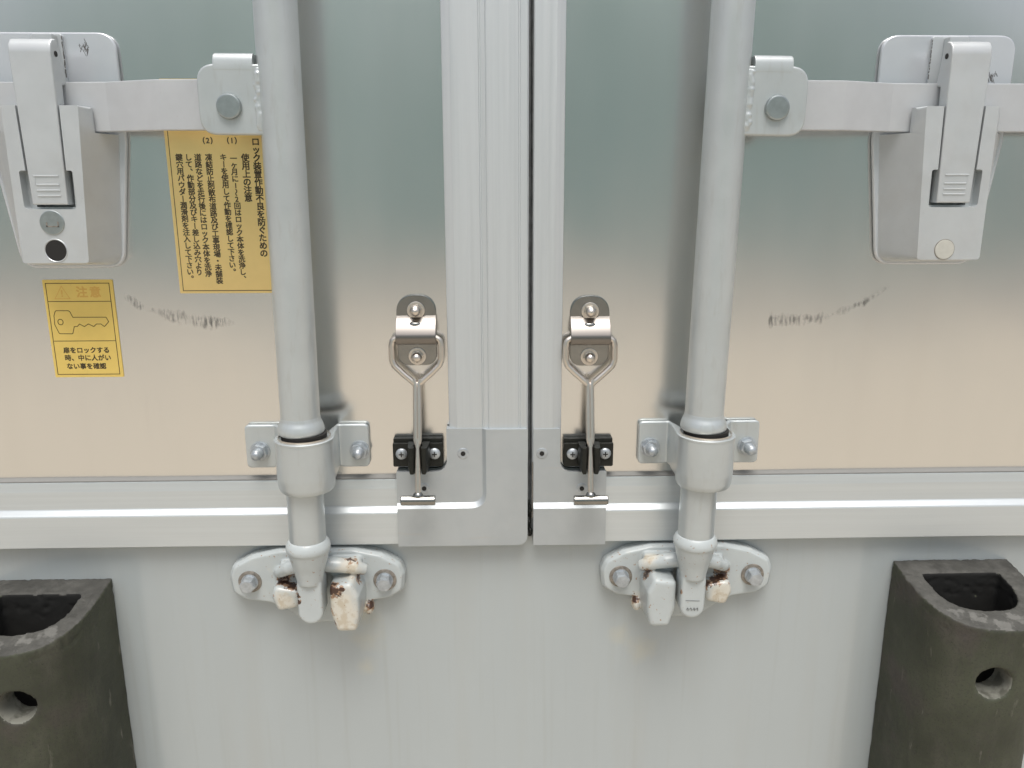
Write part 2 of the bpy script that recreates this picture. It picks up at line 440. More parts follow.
# pressed corner plates at the foot of each upright: two height levels joined by a soft step
def corner_plate(s, parent):
    if s < 0:
        low = rpoly([(-37.0, -180.6), (-8.4, -180.6), (-8.4, -243.6), (-78.3, -243.6), (-78.3, -216.8), (-37.0, -216.8)], [.6, 0, 10, 0, 1, 11], 8)
        up_ = rpoly([(-5.4, -180.6), (28.2, -180.6), (28.2, -280.6), (-78.3, -280.6), (-78.3, -247.6), (-5.4, -247.6)], [0, 1, 9, .8, 0, 13], 8)
        lowc = rpoly([(-8.4, -180.6), (-8.4, -243.6), (-78.3, -243.6)], [0, 10, 0], 8)
        upc = rpoly([(-5.4, -180.6), (-5.4, -247.6), (-78.3, -247.6)], [0, 13, 0], 8)
    else:
        low = rpoly([(33.0, -181.6), (54.6, -181.6), (54.6, -218.2), (92.8, -218.2), (92.8, -244.6), (33.0, -244.6)], [1, 1, 11, 1, 0, 0], 8)
        up_ = [(33.0, -248.8), (92.8, -248.8), (92.8, -281.0), (33.0, -281.0)]
        lowc = [(92.8, -244.6), (33.0, -244.6)]; upc = [(92.8, -248.8), (33.0, -248.8)]
    mb = MB(); DL, DU = 9.8, 13
    b = bmesh.new()
    # front faces
    fl = [b.verts.new((p[0], DL, p[1])) for p in low]; fu = [b.verts.new((p[0], DU, p[1])) for p in up_]
    b.faces.new(fl); b.faces.new(fu)
    lc = [b.verts.new((p[0], DL, p[1])) for p in lowc]; uc = [b.verts.new((p[0], DU, p[1])) for p in upc]
    n = min(len(lc), len(uc))
    for i in range(n-1): b.faces.new((lc[i], lc[i+1], uc[i+1], uc[i]))
    bmesh.ops.remove_doubles(b, verts=b.verts[:], dist=.05)
    # skirt back to the door skin
    be = [e for e in b.edges if len(e.link_faces) == 1]
    r = bmesh.ops.extrude_edge_only(b, edges=be)
    for v in [g for g in r['geom'] if isinstance(g, bmesh.types.BMVert)]: v.co.y = 1.0
    mb.add(b)
    return mb.build('corner_plate', corner_m, parent, 25)
mb = MB()
for k in range(9): mb.ball((30.2+random.uniform(-.8, .8), 3+random.uniform(-1, 3), -246-3.6*k), (random.uniform(1.4, 2.6), 3, random.uniform(2, 3.4)), 10)
cast(mb, 'torn_seal', black_m, doorL, .6, 3)
cpL = corner_plate(-1, doorL); cpR = corner_plate(1, doorR)
for cp, pts in ((cpL, ((-23.9, -201.6), (-56.1, -231.1))), (cpR, ((39.8, -202.2), (72.8, -232.7)))):
    for x, z in pts:
        mb = MB(); mb.lathe([(4.7, -.5), (4.7, .15), (4.1, .5), (2.8, .55), (2.2, .2)], (x, 9.8, z), 'd', 30)
        sc = mb.build('screw', zinc_m, cp)
        MB().lathe([(1.9, 0), (1.9, .66)], (x, 9.8, z), 'd', 20).build('screw_hole', hole_m, sc)

# scuffs rubbed into the skin by the swinging handles
def scuffs(path, parent):
    """path: (x, z, half height, strength); a thin rubbed film that fades out towards its edges"""
    b = bmesh.new(); lay = b.verts.layers.float.new('wear'); rows = []; M = 8
    for i, ((x0, z0, h0, w0), (x1, z1, h1, w1)) in enumerate(zip(path, path[1:])):
        n = max(2, int(abs(x1-x0)/1.5))
        for k in range(n + (1 if i == len(path)-2 else 0)):
            f = k/n; x, z, h, w_ = (p+(q-p)*f for p, q in ((x0, x1), (z0, z1), (h0, h1), (w0, w1)))
            h *= random.uniform(1.0, 1.6); z += random.uniform(-.5, .5); row = []
            for j in range(M+1):
                t = j/M*2-1; v = b.verts.new((x+random.uniform(-.2, .2), .2, z+t*h)); v[lay] = w_*(1-abs(t)**1.6); row.append(v)
            rows.append(row)
    for r, q in zip(rows, rows[1:]):
        for j in range(M): b.faces.new((r[j], r[j+1], q[j+1], q[j]))
    for v in b.verts: v.co = W(*v.co)
    me = bpy.data.meshes.new('scuff_mark'); b.to_mesh(me); b.free()
    return link('scuff_mark', me, scuff_m, parent, 40, False)
scuffs([(-284, -74, 2, 0), (-279, -77, 3.5, .8), (-274, -81.5, 3, .9), (-269, -83, 1.5, .1), (-264, -84.8, 1.6, .8), (-260, -86.5, 1.6, .1), (-256, -88, 3, .6), (-250, -90, 3.6, .8), (-241, -91, 4.6, 1.0), (-236, -93, 3, .2), (-231, -94, 4, .7), (-219, -95.2, 4, 1.1), (-210, -95, 3.4, .9), (-204, -95, 2, .5), (-201, -95, 1, 0)], doorL)
scuffs([(220.4, -96.4, 4.6, 0), (221.2, -96.4, 5, 1.2), (229, -96, 4.2, 1.0), (246, -96, 3.6, .75), (258, -95, 2.6, .7), (263, -94.2, 4, .9), (265, -94, 2, .1), (270, -93, 1.2, .7), (273, -91, 1, .1), (278, -89, 2.6, .7), (285, -87, 2, .25), (291, -84, 1.6, .9), (297, -82, 3, 1.1), (303, -77.5, 1.6, .9), (311, -72.6, 1.3, .9), (315, -69, 1, 0)], doorR)

# ------------------------------------------------------------------ stickers
_gc = {}
def glyph(ch):
    if ch in _gc: return _gc[ch]
    cu = bpy.data.curves.new('g', 'FONT'); cu.body = ch; cu.size = 1; cu.resolution_u = 3
    cu.fill_mode = 'FRONT'; cu.dimensions = '2D'
    o = bpy.data.objects.new('g', cu); C.collection.objects.link(o)
    dg = bpy.context.evaluated_depsgraph_get(); dg.update()
    me = bpy.data.meshes.new_from_object(o.evaluated_get(dg))
    res = ([v.co.copy() for v in me.vertices], [list(p.vertices) for p in me.polygons])
    bpy.data.objects.remove(o); bpy.data.meshes.remove(me); _gc[ch] = res; return res
ref = glyph('国')[0]
_rx = [v.x for v in ref]; _ry = [v.y for v in ref]
EMC = ((min(_rx)+max(_rx))/2, (min(_ry)+max(_ry))/2); EMS = .9/max(1e-6, max(_rx)-min(_rx))

def put(mb, ch, cx, cz, size, d, vertical=False, center=False):
    if ch in ' \u3000': return
    vs, fs = glyph(ch)
    if not vs: return
    c = EMC
    if center:
        xs = [v.x for v in vs]; ys = [v.y for v in vs]; c = ((min(xs)+max(xs))/2, (min(ys)+max(ys))/2)
    k = size*EMS; b = bmesh.new(); bw = size*.032
    for q, (ox, oz) in enumerate(((-bw, -bw), (bw, -bw), (bw, bw), (-bw, bw))):      # printed bold
        out = []
        for v in vs:
            x, z = (v.x-c[0])*k, (v.y-c[1])*k
            if vertical and ch in 'ー〜': x, z = z, -x
            if vertical and ch in '、。': x, z = x+size*.62, z+size*.55
            out.append(b.verts.new((cx+x+ox, d+q*.004, cz+z+oz)))
        for f in fs:
            try: b.faces.new([out[i] for i in f])
            except ValueError: pass
    mb.add(b)

def sticker(x0, x1, z0, z1, label, cat, body_m, border):
    t = thing('warning_sticker', label, cat, W((x0+x1)/2, 0, z0), None)
    MB().prism(rrect(x0, x1, z0, z1, .8), .05, .25).build('sticker_sheet', body_m, t)
    mb = MB(); bx0, bx1, bz0, bz1 = border
    mb.stroke([(bx0, bz0), (bx1, bz0), (bx1, bz1), (bx0, bz1)], .55, .25, .30, True)
    return t, mb
t1, ln = sticker(-240.6, -163.5, -72.2, 84, 'tall gold sticker with vertical columns of small black writing behind the left rod', 'sticker', gold_m, (-238.0, -168.6, -70.2, 81))
ln.build('border_line', ink_m, t1, wn=False)
tx = MB()
cols = [(-174.1, 43.0, 5.85, 'ロック装置作動不良を防ぐための'), (-182.6, 31.4, 5.8, '使用上の注意'),
        (-191.3, 30.8, 4.96, '一ヶ月に1〜2回はロック本体を洗浄し、'), (-198.8, 31.4, 4.97, 'キーを使用して作動を確認して下さい。'),
        (-209.6, 31.4, 5.08, '凍結防止剤散布道路及び工事現場・未舗装'), (-217.6, 31.4, 5.06, '道路などを走行後にはロック本体を洗浄'),
        (-224.5, 31.4, 5.0, 'して、作動部分及びキー差し込み穴より'), (-231.4, 31.4, 4.98, '鍵穴用パウダー潤滑剤を注入して下さい。')]
for cx, z1, pitch, txt in cols:
    for i, ch in enumerate(txt):
        put(tx, ch, cx, z1 - pitch*(i+.5), pitch*.98, .30, True, ch in '12・一ー〜')
for cx, n in ((-191.4, '1'), (-209.2, '2')):
    for ch, dx in (('(', -2.8), (n, 0), (')', 2.8)): put(tx, ch, cx+dx, 40.9, 4.9, .30, False, True)
tx.build('lettering', ink_m, t1, wn=False)

t2, ln = sticker(-344.6, -291.3, -138.0, -61.3, 'small yellow sticker with a key drawing below the left latch', 'sticker', yel_m, (-342.4, -294.2, -135.7, -64.0))
ln.stroke([(-342.4, -78), (-294.2, -78)], .5, .25, .30).stroke([(-342.4, -109), (-294.2, -109)], .5, .25, .30)
ln.build('border_line', ink_m, t2, wn=False)
key = MB()
kp = rpoly([(-337.6, -85.1), (-327.0, -85.2), (-325.0, -90.3), (-299.6, -90.4), (-297.9, -93.9), (-301.6, -97.8), (-304.1, -95.7), (-307.5, -95.7), (-309.8, -97.7), (-313.7, -95.6), (-317.0, -97.7), (-320.5, -95.6), (-322.3, -97.4), (-324.8, -97.7), (-326.7, -103.3), (-336.9, -103.2), (-339.6, -96), (-339.2, -89)],
           [1.5, 2, .5, .5, .5, .8, .6, .6, .8, .8, .8, .6, .3, .3, 1, 1.5, 3, 3], 3)
key.stroke(kp, .5, .25, .30, True)
key.stroke([(-334.9+2*math.cos(k*.4488), -94+2.2*math.sin(k*.4488)) for k in range(14)], .5, .25, .30, True)
key.build('key_drawing', ink_m, t2, wn=False)
tx = MB()
for z, x0, txt in ((-116.4, -333.6, '扉をロックする'), (-122.5, -333.2, '時、中に人がい'), (-129.2, -332.6, 'ない事を確認')):
    for i, ch in enumerate(txt): put(tx, ch, x0 + i*5.15 + .3, z, 4.7, .30)
tx.build('lettering', ink_m, t2, wn=False)
tx = MB()
tx.stroke([(-330.6, -66.2), (-336.6, -75.9), (-325.2, -75.9)], .5, .25, .30, True)
put(tx, '!', -330.8, -71.8, 6.5, .30, False, True)
put(tx, '注', -315.6, -70.9, 8.2, .30); put(tx, '意', -305.4, -70.9, 8.2, .30)
tx.build('caution_heading', fink_m, t2, wn=False)

# ------------------------------------------------------------------ lock rods
UR = 152.8
def hexnut(mb, x, d, z, r, h, rot=0):
    poly = [(x+r*math.cos(rad(60*k+rot)), z+r*math.sin(rad(60*k+rot))) for k in range(6)]
    mb.prism(poly, d, d+h, .5, 2)

def side_word(s): return 'left' if s < 0 else 'right'

def lock_rod(s, label):
    t = thing('lock_rod', label, 'locking rod', W(X0+s*UR, 42, -335), 'vertical locking rods of the doors')
    mb = MB(s); mb.lathe([(14.5, -170), (14.5, 345)], (UR, 42, 0), 'z', 64); mb.build('pipe', rod_m, t)
    # weld ring at the pipe's foot
    mb = MB(s)
    mb.lathe([(14, -173.4), (16.2, -173.2), (17.4, -171.2), (17.2, -168.4), (16.4, -165.5), (15.0, -162.5), (14.4, -159)], (UR, 42, 0), 'z', 56)
    cast(mb, 'weld_ring', rod_m, t, .7, 6)
    mb = MB(s); mb.lathe([(14.0, -272), (14.0, -168)], (UR, 42, 0), 'z', 56); mb.build('lower_pipe', rod_m, t)
    # cam: collar, taper, tongue
    mb = MB(s)
    mb.lathe([(14.0, -259), (14.9, -259.6), (16.4, -262), (17.3, -264.6), (17.2, -267.4), (15.9, -269.6), (15.6, -271), (13.9, -278), (12.2, -284), (10.9, -290), (9.8, -296)], (UR, 42, 0), 'z', 56)
    mb.prism(rrect(UR-9.8, UR+9.8, -330, -288, 9.6, 10), 27, 48.5, 2.2, 3)
    mb.box(UR-7, UR+7, 10, 40, -318, -292, 2)
    cam_m = keeper_paint('cam_paint', s, [(X0+s*(UR+9.5), 46, -305, 3), (X0+s*(UR+9), 47, -310, 2.4)] if s < 0 else [(X0+s*(UR-9), 46, -308, 1.6)], [])
    cm = cast(mb, 'cam_head', cam_m, t, .7, 5)
    if s > 0:                                   # faint stamped marks on the right tongue
        mb = MB()
        for k, (a, b_) in enumerate(((0, 2.0), (2.6, 1.8), (5.2, 2.2), (7.8, 1.6))):
            x = X0+UR-5+a
            mb.stroke([(x, -322+.6*(k % 2)), (x+.9, -320.4), (x+1.4, -322.6), (x+b_*.8, -321)], .45, 48.5, 48.9)
        mb.stroke([(X0+UR-6, -313.8), (X0+UR+5, -314.2)], .35, 48.5, 48.85)
        mb.build('stamped_mark', stamp_m, cm, wn=False)
    # clevis lug welded to the pipe: front plate, folded top, back plate
    out = rpoly([(UR+4, 41), (UR+53.5, 41), (UR+53.5, 86.5), (UR+4, 86.5)], [4, 12, 13, 4], 8)
    lug = MB(s).prism(out, 45, 50.5, 1.6, 3).build('hinge_lug', rod_m, t)
    fold = [(50.7, 82), (50.6, 88.5), (49.2, 92), (46, 93.6), (24, 93.6), (20.5, 92), (19, 88.5), (19, 50), (24, 50), (24, 86), (25.2, 88.2), (44, 88.2), (45, 87), (45, 82)]
    mb = MB(s); mb.hprism(fold, UR+15.5, UR+42, .8, 2); mb.build('lug_fold', rod_m, lug, 40)
    mb = MB(s)
    for k in range(17):
        z = 45 + k*2.35
        mb.ball((UR+13.8+random.uniform(-1.2, 1.2), 48.6+random.uniform(-.5, .5), z), (random.uniform(2.8, 3.6), 3.0, random.uniform(2.2, 2.8)), 10)
    mb.tube([(UR+12, 47, 43.5), (UR+12, 47, 84.5)], 4, 12)
    cast(mb, 'weld_bead', rod_m, lug, .7, 5)
    mb = MB(s); mb.lathe([(8.4, 18), (8.4, 52.4), (7.9, 53.4), (6.8, 53.8)], (UR+32.6, 0, 59.2), 'd', 44); mb.build('pivot_pin', pin_m, t)
    # the rods hang a little out of true
    t.rotation_euler = (0, rad(.37 if s < 0 else .75), 0)
    t.location.x += -.0030 if s < 0 else -.0044
    return t

def keeper_paint(name, s, rust, stain):
    k = Mat(name, (.47, .51, .51), .32, 0, .5, .2)
    k.vary(60, .06).bump(160, .25, .0005)
    if stain: k.mix(k.ramp(k.spots(stain, .25, 90), .12, .6, 0, .85), (.62, .585, .50))
    if stain: k.mix(k.ramp(k.spots(stain, .45, 220), .62, .95, 0, .7), (.47, .40, .29))
    if rust:
        k.mix(k.ramp(k.spots(rust, .42, 330), .30, .42, 0, .9), (.30, .17, .09))
        k.mix(k.ramp(k.spots(rust, .35, 300), .46, .56), (.060, .030, .020))
    return k.m

# ------------------------------------------------------------------ bearing brackets that guide the rods
def rod_bracket(s, label):
    U = UR
    t = thing('rod_bracket', label, 'bracket', W(X0+s*U, 4, -216), 'bearing brackets around the locking rods')
    mb = MB(s)
    # strap in plan: flat ears with a soft rise into the sleeve
    strap = [(-49.5, 1), (-30, 1), (-24, 8), (-16, 20), (16, 20), (24, 8), (30, 1), (49.5, 1), (49.5, 5.5), (31.5, 5.5), (27, 13), (21, 42), (-21, 42), (-27, 13), (-31.5, 5.5), (-49.5, 5.5)]
    for q in (-1, 1):
        e = 7.2 if s < 0 else 5.2; x0, x1 = sorted((U+e+q*49.5, U+e+q*25))
        mb.prism(rpoly([(x0, -213.5), (x1, -213.5), (x1, -177.5), (x0, -177.5)], [4, 4, 4, 4] if q else 0, 4), .8, 5.4)
        mb.vprism([(U+e+q*28, .8), (U+e+q*24, .8), (U+q*14, 20), (U+q*14, 44), (U+q*21, 42), (U+e*.5+q*22.6, 14), (U+e+q*25.5, 5.4), (U+e+q*29, 5.4)], -212.5, -177.5)
    mb.lathe([(20.0, -217.5), (21.2, -214), (21.9, -206), (21.9, -177.6)], (U, 42, 0), 'z', 64)
    for a, c, q in ((-49.5, -213.5, 1), (49.5, -213.5, 1)): pass
    cutc = MB(s); cutc.lathe([(18.8, -186), (18.8, -150)], (U, 42, 0), 'z', 48)
    # cast first, hollow with a dark liner
    cast(mb, 'bearing_body', rod_m, t, .8, 4)
    mb = MB(s); mb.lathe([(16.9, -180), (16.9, -172.8), (14.6, -172.2), (14.6, -180)], (U, 42, 0), 'z', 48); mb.build('bushing', hole_m, t)
    mb = MB(s); mb.lathe([(18.9, -178), (18.9, -174.9), (19.7, -174.9), (19.7, -178)], (U, 42, 0), 'z', 48); mb.build('liner_ring', steel_m, t)
    mb = MB(s); mb.lathe([(20.8, -178), (20.8, -177.1), (14.0, -177.1), (14.0, -178)], (U, 42, 0), 'z', 56); mb.build('sleeve_gap', hole_m, t)
    mb = MB(s); mb.lathe([(20.6, -179), (22.0, -178.6), (22.2, -176.8), (21.4, -176.2), (20.6, -176.6)], (U, 42, 0), 'z', 56)
    mb.build('sleeve_rim', rod_m, t)
    for q in (-40, 40):
        mb = MB(s); x, z = U+q+5.2, -199.2
        mb.lathe([(8.0, 5.0), (8.0, 6.6), (7.5, 6.9)], (x, 0, z), 'd', 36); hexnut(mb, x, 6.7, z, 7.0, 4.8, 15*q/40)
        mb.lathe([(4.6, 11), (4.6, 12.5), (4.4, 13.5), (4.2, 16.5), (3.7, 18.4), (2.4, 19.5), (.8, 20)], (x, 0, z), 'd', 28)
        mb.build('mounting_nut', zinc_m, t)
    return t

# ------------------------------------------------------------------ cam keepers on the sill
def cam_keeper(s, label):
    U = UR + (4.2 if s < 0 else -.8)
    t = thing('cam_keeper', label, 'lock keeper', W(X0+s*U, 0, -352), 'cam keepers bolted to the sill')
    P = lambda r, d, z: (X0+s*(U+r), d, z)
    mb = MB(s)
    o = rpoly([(-30, -282.5), (30, -282.5), (52, -288), (68, -297), (71, -306), (69.5, -321), (60, -328), (40, -331), (27, -338), (12, -350), (-14, -351), (-30, -342), (-40, -331), (-58, -328), (-68.5, -321), (-70, -306), (-67, -297), (-52, -288)], [10, 10, 8, 8, 5, 6, 8, 10, 8, 6, 6, 8, 10, 8, 6, 5, 8, 8], 4)
    inn = [(U+(a)*.965, -312+(z+312)*.93) for a, z in o]
    o = [(a*1.035, z) for a, z in o]; inn = [(U+a*.965, -312+(z+312)*.93) for a, z in o]
    mb.prism([(U+a, z) for a, z in o], 0, 9); mb.prism([(U+a, z) for a, z in o], 8.5, 12.5, 0, 2, inn)
    # outer side: ridge over a pocket and a rounded catch below it
    mb.tube([(U+12, 26, -290), (U+20, 24, -293), (U+28, 19, -298.5), (U+32, 12, -303)], [6, 5.6, 5, 4], 14)
    mb.box(U+10, U+29, 8, 18, -302, -291, 2)
    mb.prism(rpoly([(U+11, -313), (U+33, -309), (U+36, -319), (U+31, -332), (U+14, -328)], 5, 4), 8, 26, 4, 3)
    # inner side: ridge and the big catch tooth
    mb.tube([(U-10, 28, -288), (U-22, 27, -289.5), (U-34, 24, -293), (U-41, 20, -297)], [6.5, 6.2, 5.6, 4.6], 14)
    mb.box(U-38, U-12, 8, 22, -303, -288, 3)
    mb.prism(rpoly([(U-14, -301), (U-34, -298), (U-40, -311), (U-39.5, -330), (U-37, -342.5), (U-19, -342.5), (U-14, -325)], 4, 4), 8, 42, 4, 3,
             rpoly([(U-15.5, -301), (U-33, -299), (U-38.5, -311), (U-38, -329), (U-35.5, -341), (U-20, -341), (U-15.5, -325)], 4, 4))
    mb.ball((U-41.5, 10, -336), (4.5, 8, 6.5), 16)
    if s < 0:
        rust = [P(29, 16, -309)+(5,), P(20, 20, -309)+(6,), P(12, 22, -314)+(5,), P(25, 16, -306)+(6,), P(-16, 40, -303)+(6,), P(-20, 42, -305)+(5,), P(-25, 42, -303)+(2.5,), P(-38, 24, -303)+(4.5,), P(-43, 14, -333)+(4,), P(-42, 16, -342)+(3,), P(-15, 26, -316)+(5,), P(-30, 22, -284.5)+(6,), P(-24, 22, -284)+(4,), P(-16, 40, -334)+(3.5,), P(-16, 42, -322)+(2.5,)]
        stain = [P(-27, 42, -332)+(15,), P(-25, 42, -316)+(12,), P(24, 24, -322)+(9,), P(-40, 14, -336)+(8,), P(-30, 26, -292)+(10,)]
    else:
        rust = [P(29, 16, -308)+(7,), P(22, 20, -309)+(6,), P(14, 22, -312)+(5,), P(30, 20, -314)+(4,), P(-38, 22, -303)+(5,), P(-36, 24, -299)+(4,), P(-43, 14, -331)+(4,), P(-15, 26, -318)+(4,), P(-28, 22, -284.5)+(3,), P(-15, 38, -312)+(2,)]
        stain = [P(26, 24, -322)+(10,), P(-43, 12, -338)+(9,), P(-34, 24, -290)+(8,), P(-30, 10, -350)+(5,)]
    cast(mb, 'keeper_plate', keeper_paint('keeper_paint_'+side_word(s), s, rust, stain), t, .75, 5)
    for q in (-55.8, 55.8):
        x, z = U+q, -310.5
        bm_ = MB(s); bm_.lathe([(9.6, 12), (9.6, 13.2), (9.0, 13.6)], (x, 0, z), 'd', 40); wsh = bm_.build('washer', washer_m, t)
        bm_ = MB(s); bm_.lathe([(7.0, 13.4), (7.0, 14.6)], (x, 0, z), 'd', 32); hexnut(bm_, x, 14.4, z, 6.6, 8.0, 10)
        bm_.lathe([(5.2, 22), (5.2, 22.7), (4.8, 23)], (x, 0, z), 'd', 28)
        bm_.build('bolt', zinc_m, t)
    return t

lock_rod(-1, 'left grey vertical locking rod running down in front of the gold sticker')
lock_rod(1, 'right grey vertical locking rod standing on the door without stickers')
rod_bracket(-1, 'grey bracket with a round sleeve bolted around the left locking rod')
rod_bracket(1, 'grey bracket with a round sleeve bolted around the right locking rod')
cam_keeper(-1, 'rustier lock keeper with a cream stained tooth under the left rod')
cam_keeper(1, 'lock keeper with a clean grey tooth under the right rod')

# ------------------------------------------------------------------ handle bars and latches
UL = 327.3
def handle_bar(s, label):
    t = None
    plan = [(UR+13, 28.5), (UR+50, 28.5), (UR+88, 27.5), (UR+112, 20), (UR+128, 14.5), (UR+150, 13.6), (UR+330, 13.6)]
    top = [(a, d+5.4) for a, d in plan]
    mb = MB(s); b = bmesh.new()
    poly = rpoly(plan[::-1], [0, 0, 4, 12, 12, 6, 0], 4) + rpoly(top, [0, 6, 12, 12, 4, 0, 0], 4)
    z0, z1 = 45.6, 79.2
    mb.vprism(poly, z0, z1, .9, 2)
    o = mb.build('flat_bar', bar_m, None, 40)
    o['label'] = label; o['category'] = 'lock bar'; o['kind'] = 'thing'; o['group'] = 'flat handle bars of the locks'
    return o
handle_bar(-1, 'flat grey handle bar crossing from the left rod into the keyed latch')
handle_bar(1, 'flat grey handle bar crossing from the right rod into the blank latch')

def door_latch(s, label):
    U = UL - (4.5 if s < 0 else 0); B = 5.0 if s < 0 else 0
    t = thing('door_latch', label, 'latch', W(X0+s*U, 0, -54), 'latches holding the handle bars')
    MB(s).prism([(U+B+a, z) for a, z in rpoly([(-50, 114.5), (50, 114.5), (50, 40), (38, -52), (-38, -52), (-50, 40)], [13, 13, 20, 14, 14, 20], 7)], .2, 4, 1.2, 3).build('back_plate', plate_m, t)
    # raised spine behind the lever
    sp = MB(s); sp.prism([(U+a, z) for a, z in rrect(-9 if s < 0 else -14.5, 13, 40, 113.2, 2, 3)], 3.5, 6.4, .8, 2)
    sp.box(U-6, U+8, 6, 14, 84, 112.0, 1)
    sp.build('plate_spine', latch_m, t)
    body = MB(s)
    base = [(-47, 62), (49, 62), (37.5, -50), (-37, -50)]
    basef = [(-28, 62), (24.5, 62), (25, -46), (-22, -46)]
    rb = [9, 9, 12, 12]
    P1 = [(U+B+a, z) for a, z in rpoly(base, rb, 5)]; P2 = [(U+a, z) for a, z in rpoly(basef, [1.2, 1.2, 2.5, 2.5], 5)]
    A1, A2 = [], []
    for i in range(len(P1)):
        p, q, p2, q2 = (Vector(v) for v in (P1[i], P1[(i+1) % len(P1)], P2[i], P2[(i+1) % len(P2)]))
        n = max(1, int((q-p).length/8))
        for k in range(n): A1.append(tuple(p.lerp(q, k/n))); A2.append(tuple(p2.lerp(q2, k/n)))
    body.prism(A1, 3.8, 34, 0, 2, A2)
    slot = MB(s); slot.prism([(U-15.6, 80), (U+15.2, 80), (U+13.4, -6.6), (U-13.8, -6.6)], 15, 60)
    pocket = MB(s); pocket.prism([(U+a, z) for a, z in rpoly([(-18.6, 18.5), (18.6, 18.5), (18.2, -8), (-18.4, -8)], [2, 2, 3, 3], 4)], 26.5, 60)
    chan = MB(s); chan.box(U-79, U+79, 12, 21, 44.55, 90)
    chan2 = MB(s); chan2.box(U-83, U-31.5, -2, 61, 44.6, 91); chan3 = MB(s); chan3.box(U+31.5, U+86, -4, 63, 44.65, 92)
    chan4 = MB(s); chan4.box(U-88, U+89, 2, 14.3, 44.5, 93)
    cuts = [slot, pocket, chan, chan2, chan3, chan4]
    h = carve(body, cuts, 'housing', latch_m, t, 1.1, 3)
    # lever
    side = [(34.2, -5), (34.4, 96), (33.4, 101.5), (30.4, 105), (26, 106), (22, 102), (20.4, 92), (17.8, 82), (17.4, 77), (23, 76), (23, 48), (17, 40), (17, -5)]
    mb = MB(s); b = bmesh.new()
    lo = [b.verts.new((U-12.5-2.0*max(0, min(1, (z+5)/105)), d, z)) for d, z in side]; hi = [b.verts.new((U+12.3+2.0*max(0, min(1, (z+5)/105)), d, z)) for d, z in side]
    skin(b, lo, hi, 1.1, 3); mb.add(b)
    lev = mb.build('lever', latch_m, t, 40)
    mb = MB(s)
    for z, w0, w1 in ((14.8, -8.6, 8.6), (8.8, -8.6, 7.4), (4.9, -8.6, 7.4), (1.2, -8.6, 7.4)):
        mb.hprism([(34.0, z-.8), (34.75, z-.3), (34.75, z+.3), (34.0, z+.8)], U+w0, U+w1)
    mb.box(U+7.8, U+8.6, 34.0, 34.5, 9, 15); mb.build('grip_ridge', latch_m, lev)
    mb = MB(s); mb.lathe([(1.9, -14.8), (1.9, 14.8)], (U, 28, 96), 'x', 20); mb.build('lever_pin', hole_m, lev)
    if s < 0:
        x = U+.2
        mb = MB(s); mb.lathe([(8.6, 33), (8.6, 34.5), (8.0, 34.9)], (x, 0, -17.4), 'd', 40); mb.build('key_cylinder', pin_m, t)
        mb = MB(s); mb.stroke([(x+3.5, -17.5), (x+3.5, -20), (x-4.5, -20), (x-4.5, -17)], .9, 34.8, 35.15); mb.build('key_slot', washer_m, t)
        mb = MB(s); mb.lathe([(7.4, 33.4), (7.4, 34.25)], (x, 0, -37), 'd', 40); mb.build('lock_hole', hole_m, t)
        mb = MB(s); mb.lathe([(7.3, 34.0), (8.0, 34.6), (8.5, 34.0)], (x, 0, -37), 'd', 40); mb.build('lock_ring', latch_m, t)
    else:
        mb = MB(s); mb.lathe([(7.6, 33.5), (7.6, 34.15)], (U-2.4, 0, -38.6), 'd', 40); mb.build('blank_rim', washer_m, t)
        mb = MB(s); mb.lathe([(7.1, 33.5), (7.1, 34.5), (6.6, 34.7)], (U-2.4, 0, -38.6), 'd', 40); mb.build('blank_plug', yard_plug, t)
    # scratches and dents in the paint
    mb = MB(s); r2 = random.Random(11+s); n = 0
    cx, cz = (-24, 104) if s < 0 else (34, 86)
    for _ in range(26):
        a = r2.uniform(0, 6.28); rr = r2.uniform(0, 5.5); x = cx+rr*math.cos(a)*.8; z = cz+rr*math.sin(a); l = r2.uniform(.6, 2.8)
        mb.stroke([(U+x, z), (U+x+l*.4, z+l*r2.choice((-1, 1)))], r2.uniform(.25, .5), 3.95, 4.1+n*.0005); n += 1
    mb.build('dent_scratch', scratch_m, t, wn=False); mb = MB(s)
    for z in [84+2.1*k for k in range(13)]:
        mb.stroke([(U-(9 if s < 0 else 14.5)+r2.uniform(-.2, .2), z), (U-(8.9 if s < 0 else 14.4)+r2.uniform(-.2, .2), z+r2.uniform(.6, 2.2))], r2.uniform(.3, .8), 6.2, 6.55)
    mb.build('rib_scratch', scratch_m, t, wn=False)
    return t
pl = Mat('grey_plug', (.52, .52, .47), .4); pl.vary(200, .1); yard_plug = pl.m
door_latch(-1, 'grey latch with a lock cylinder and round keyhole above the yellow sticker')
door_latch(1, 'grey latch with one blank round plug and no keyhole')

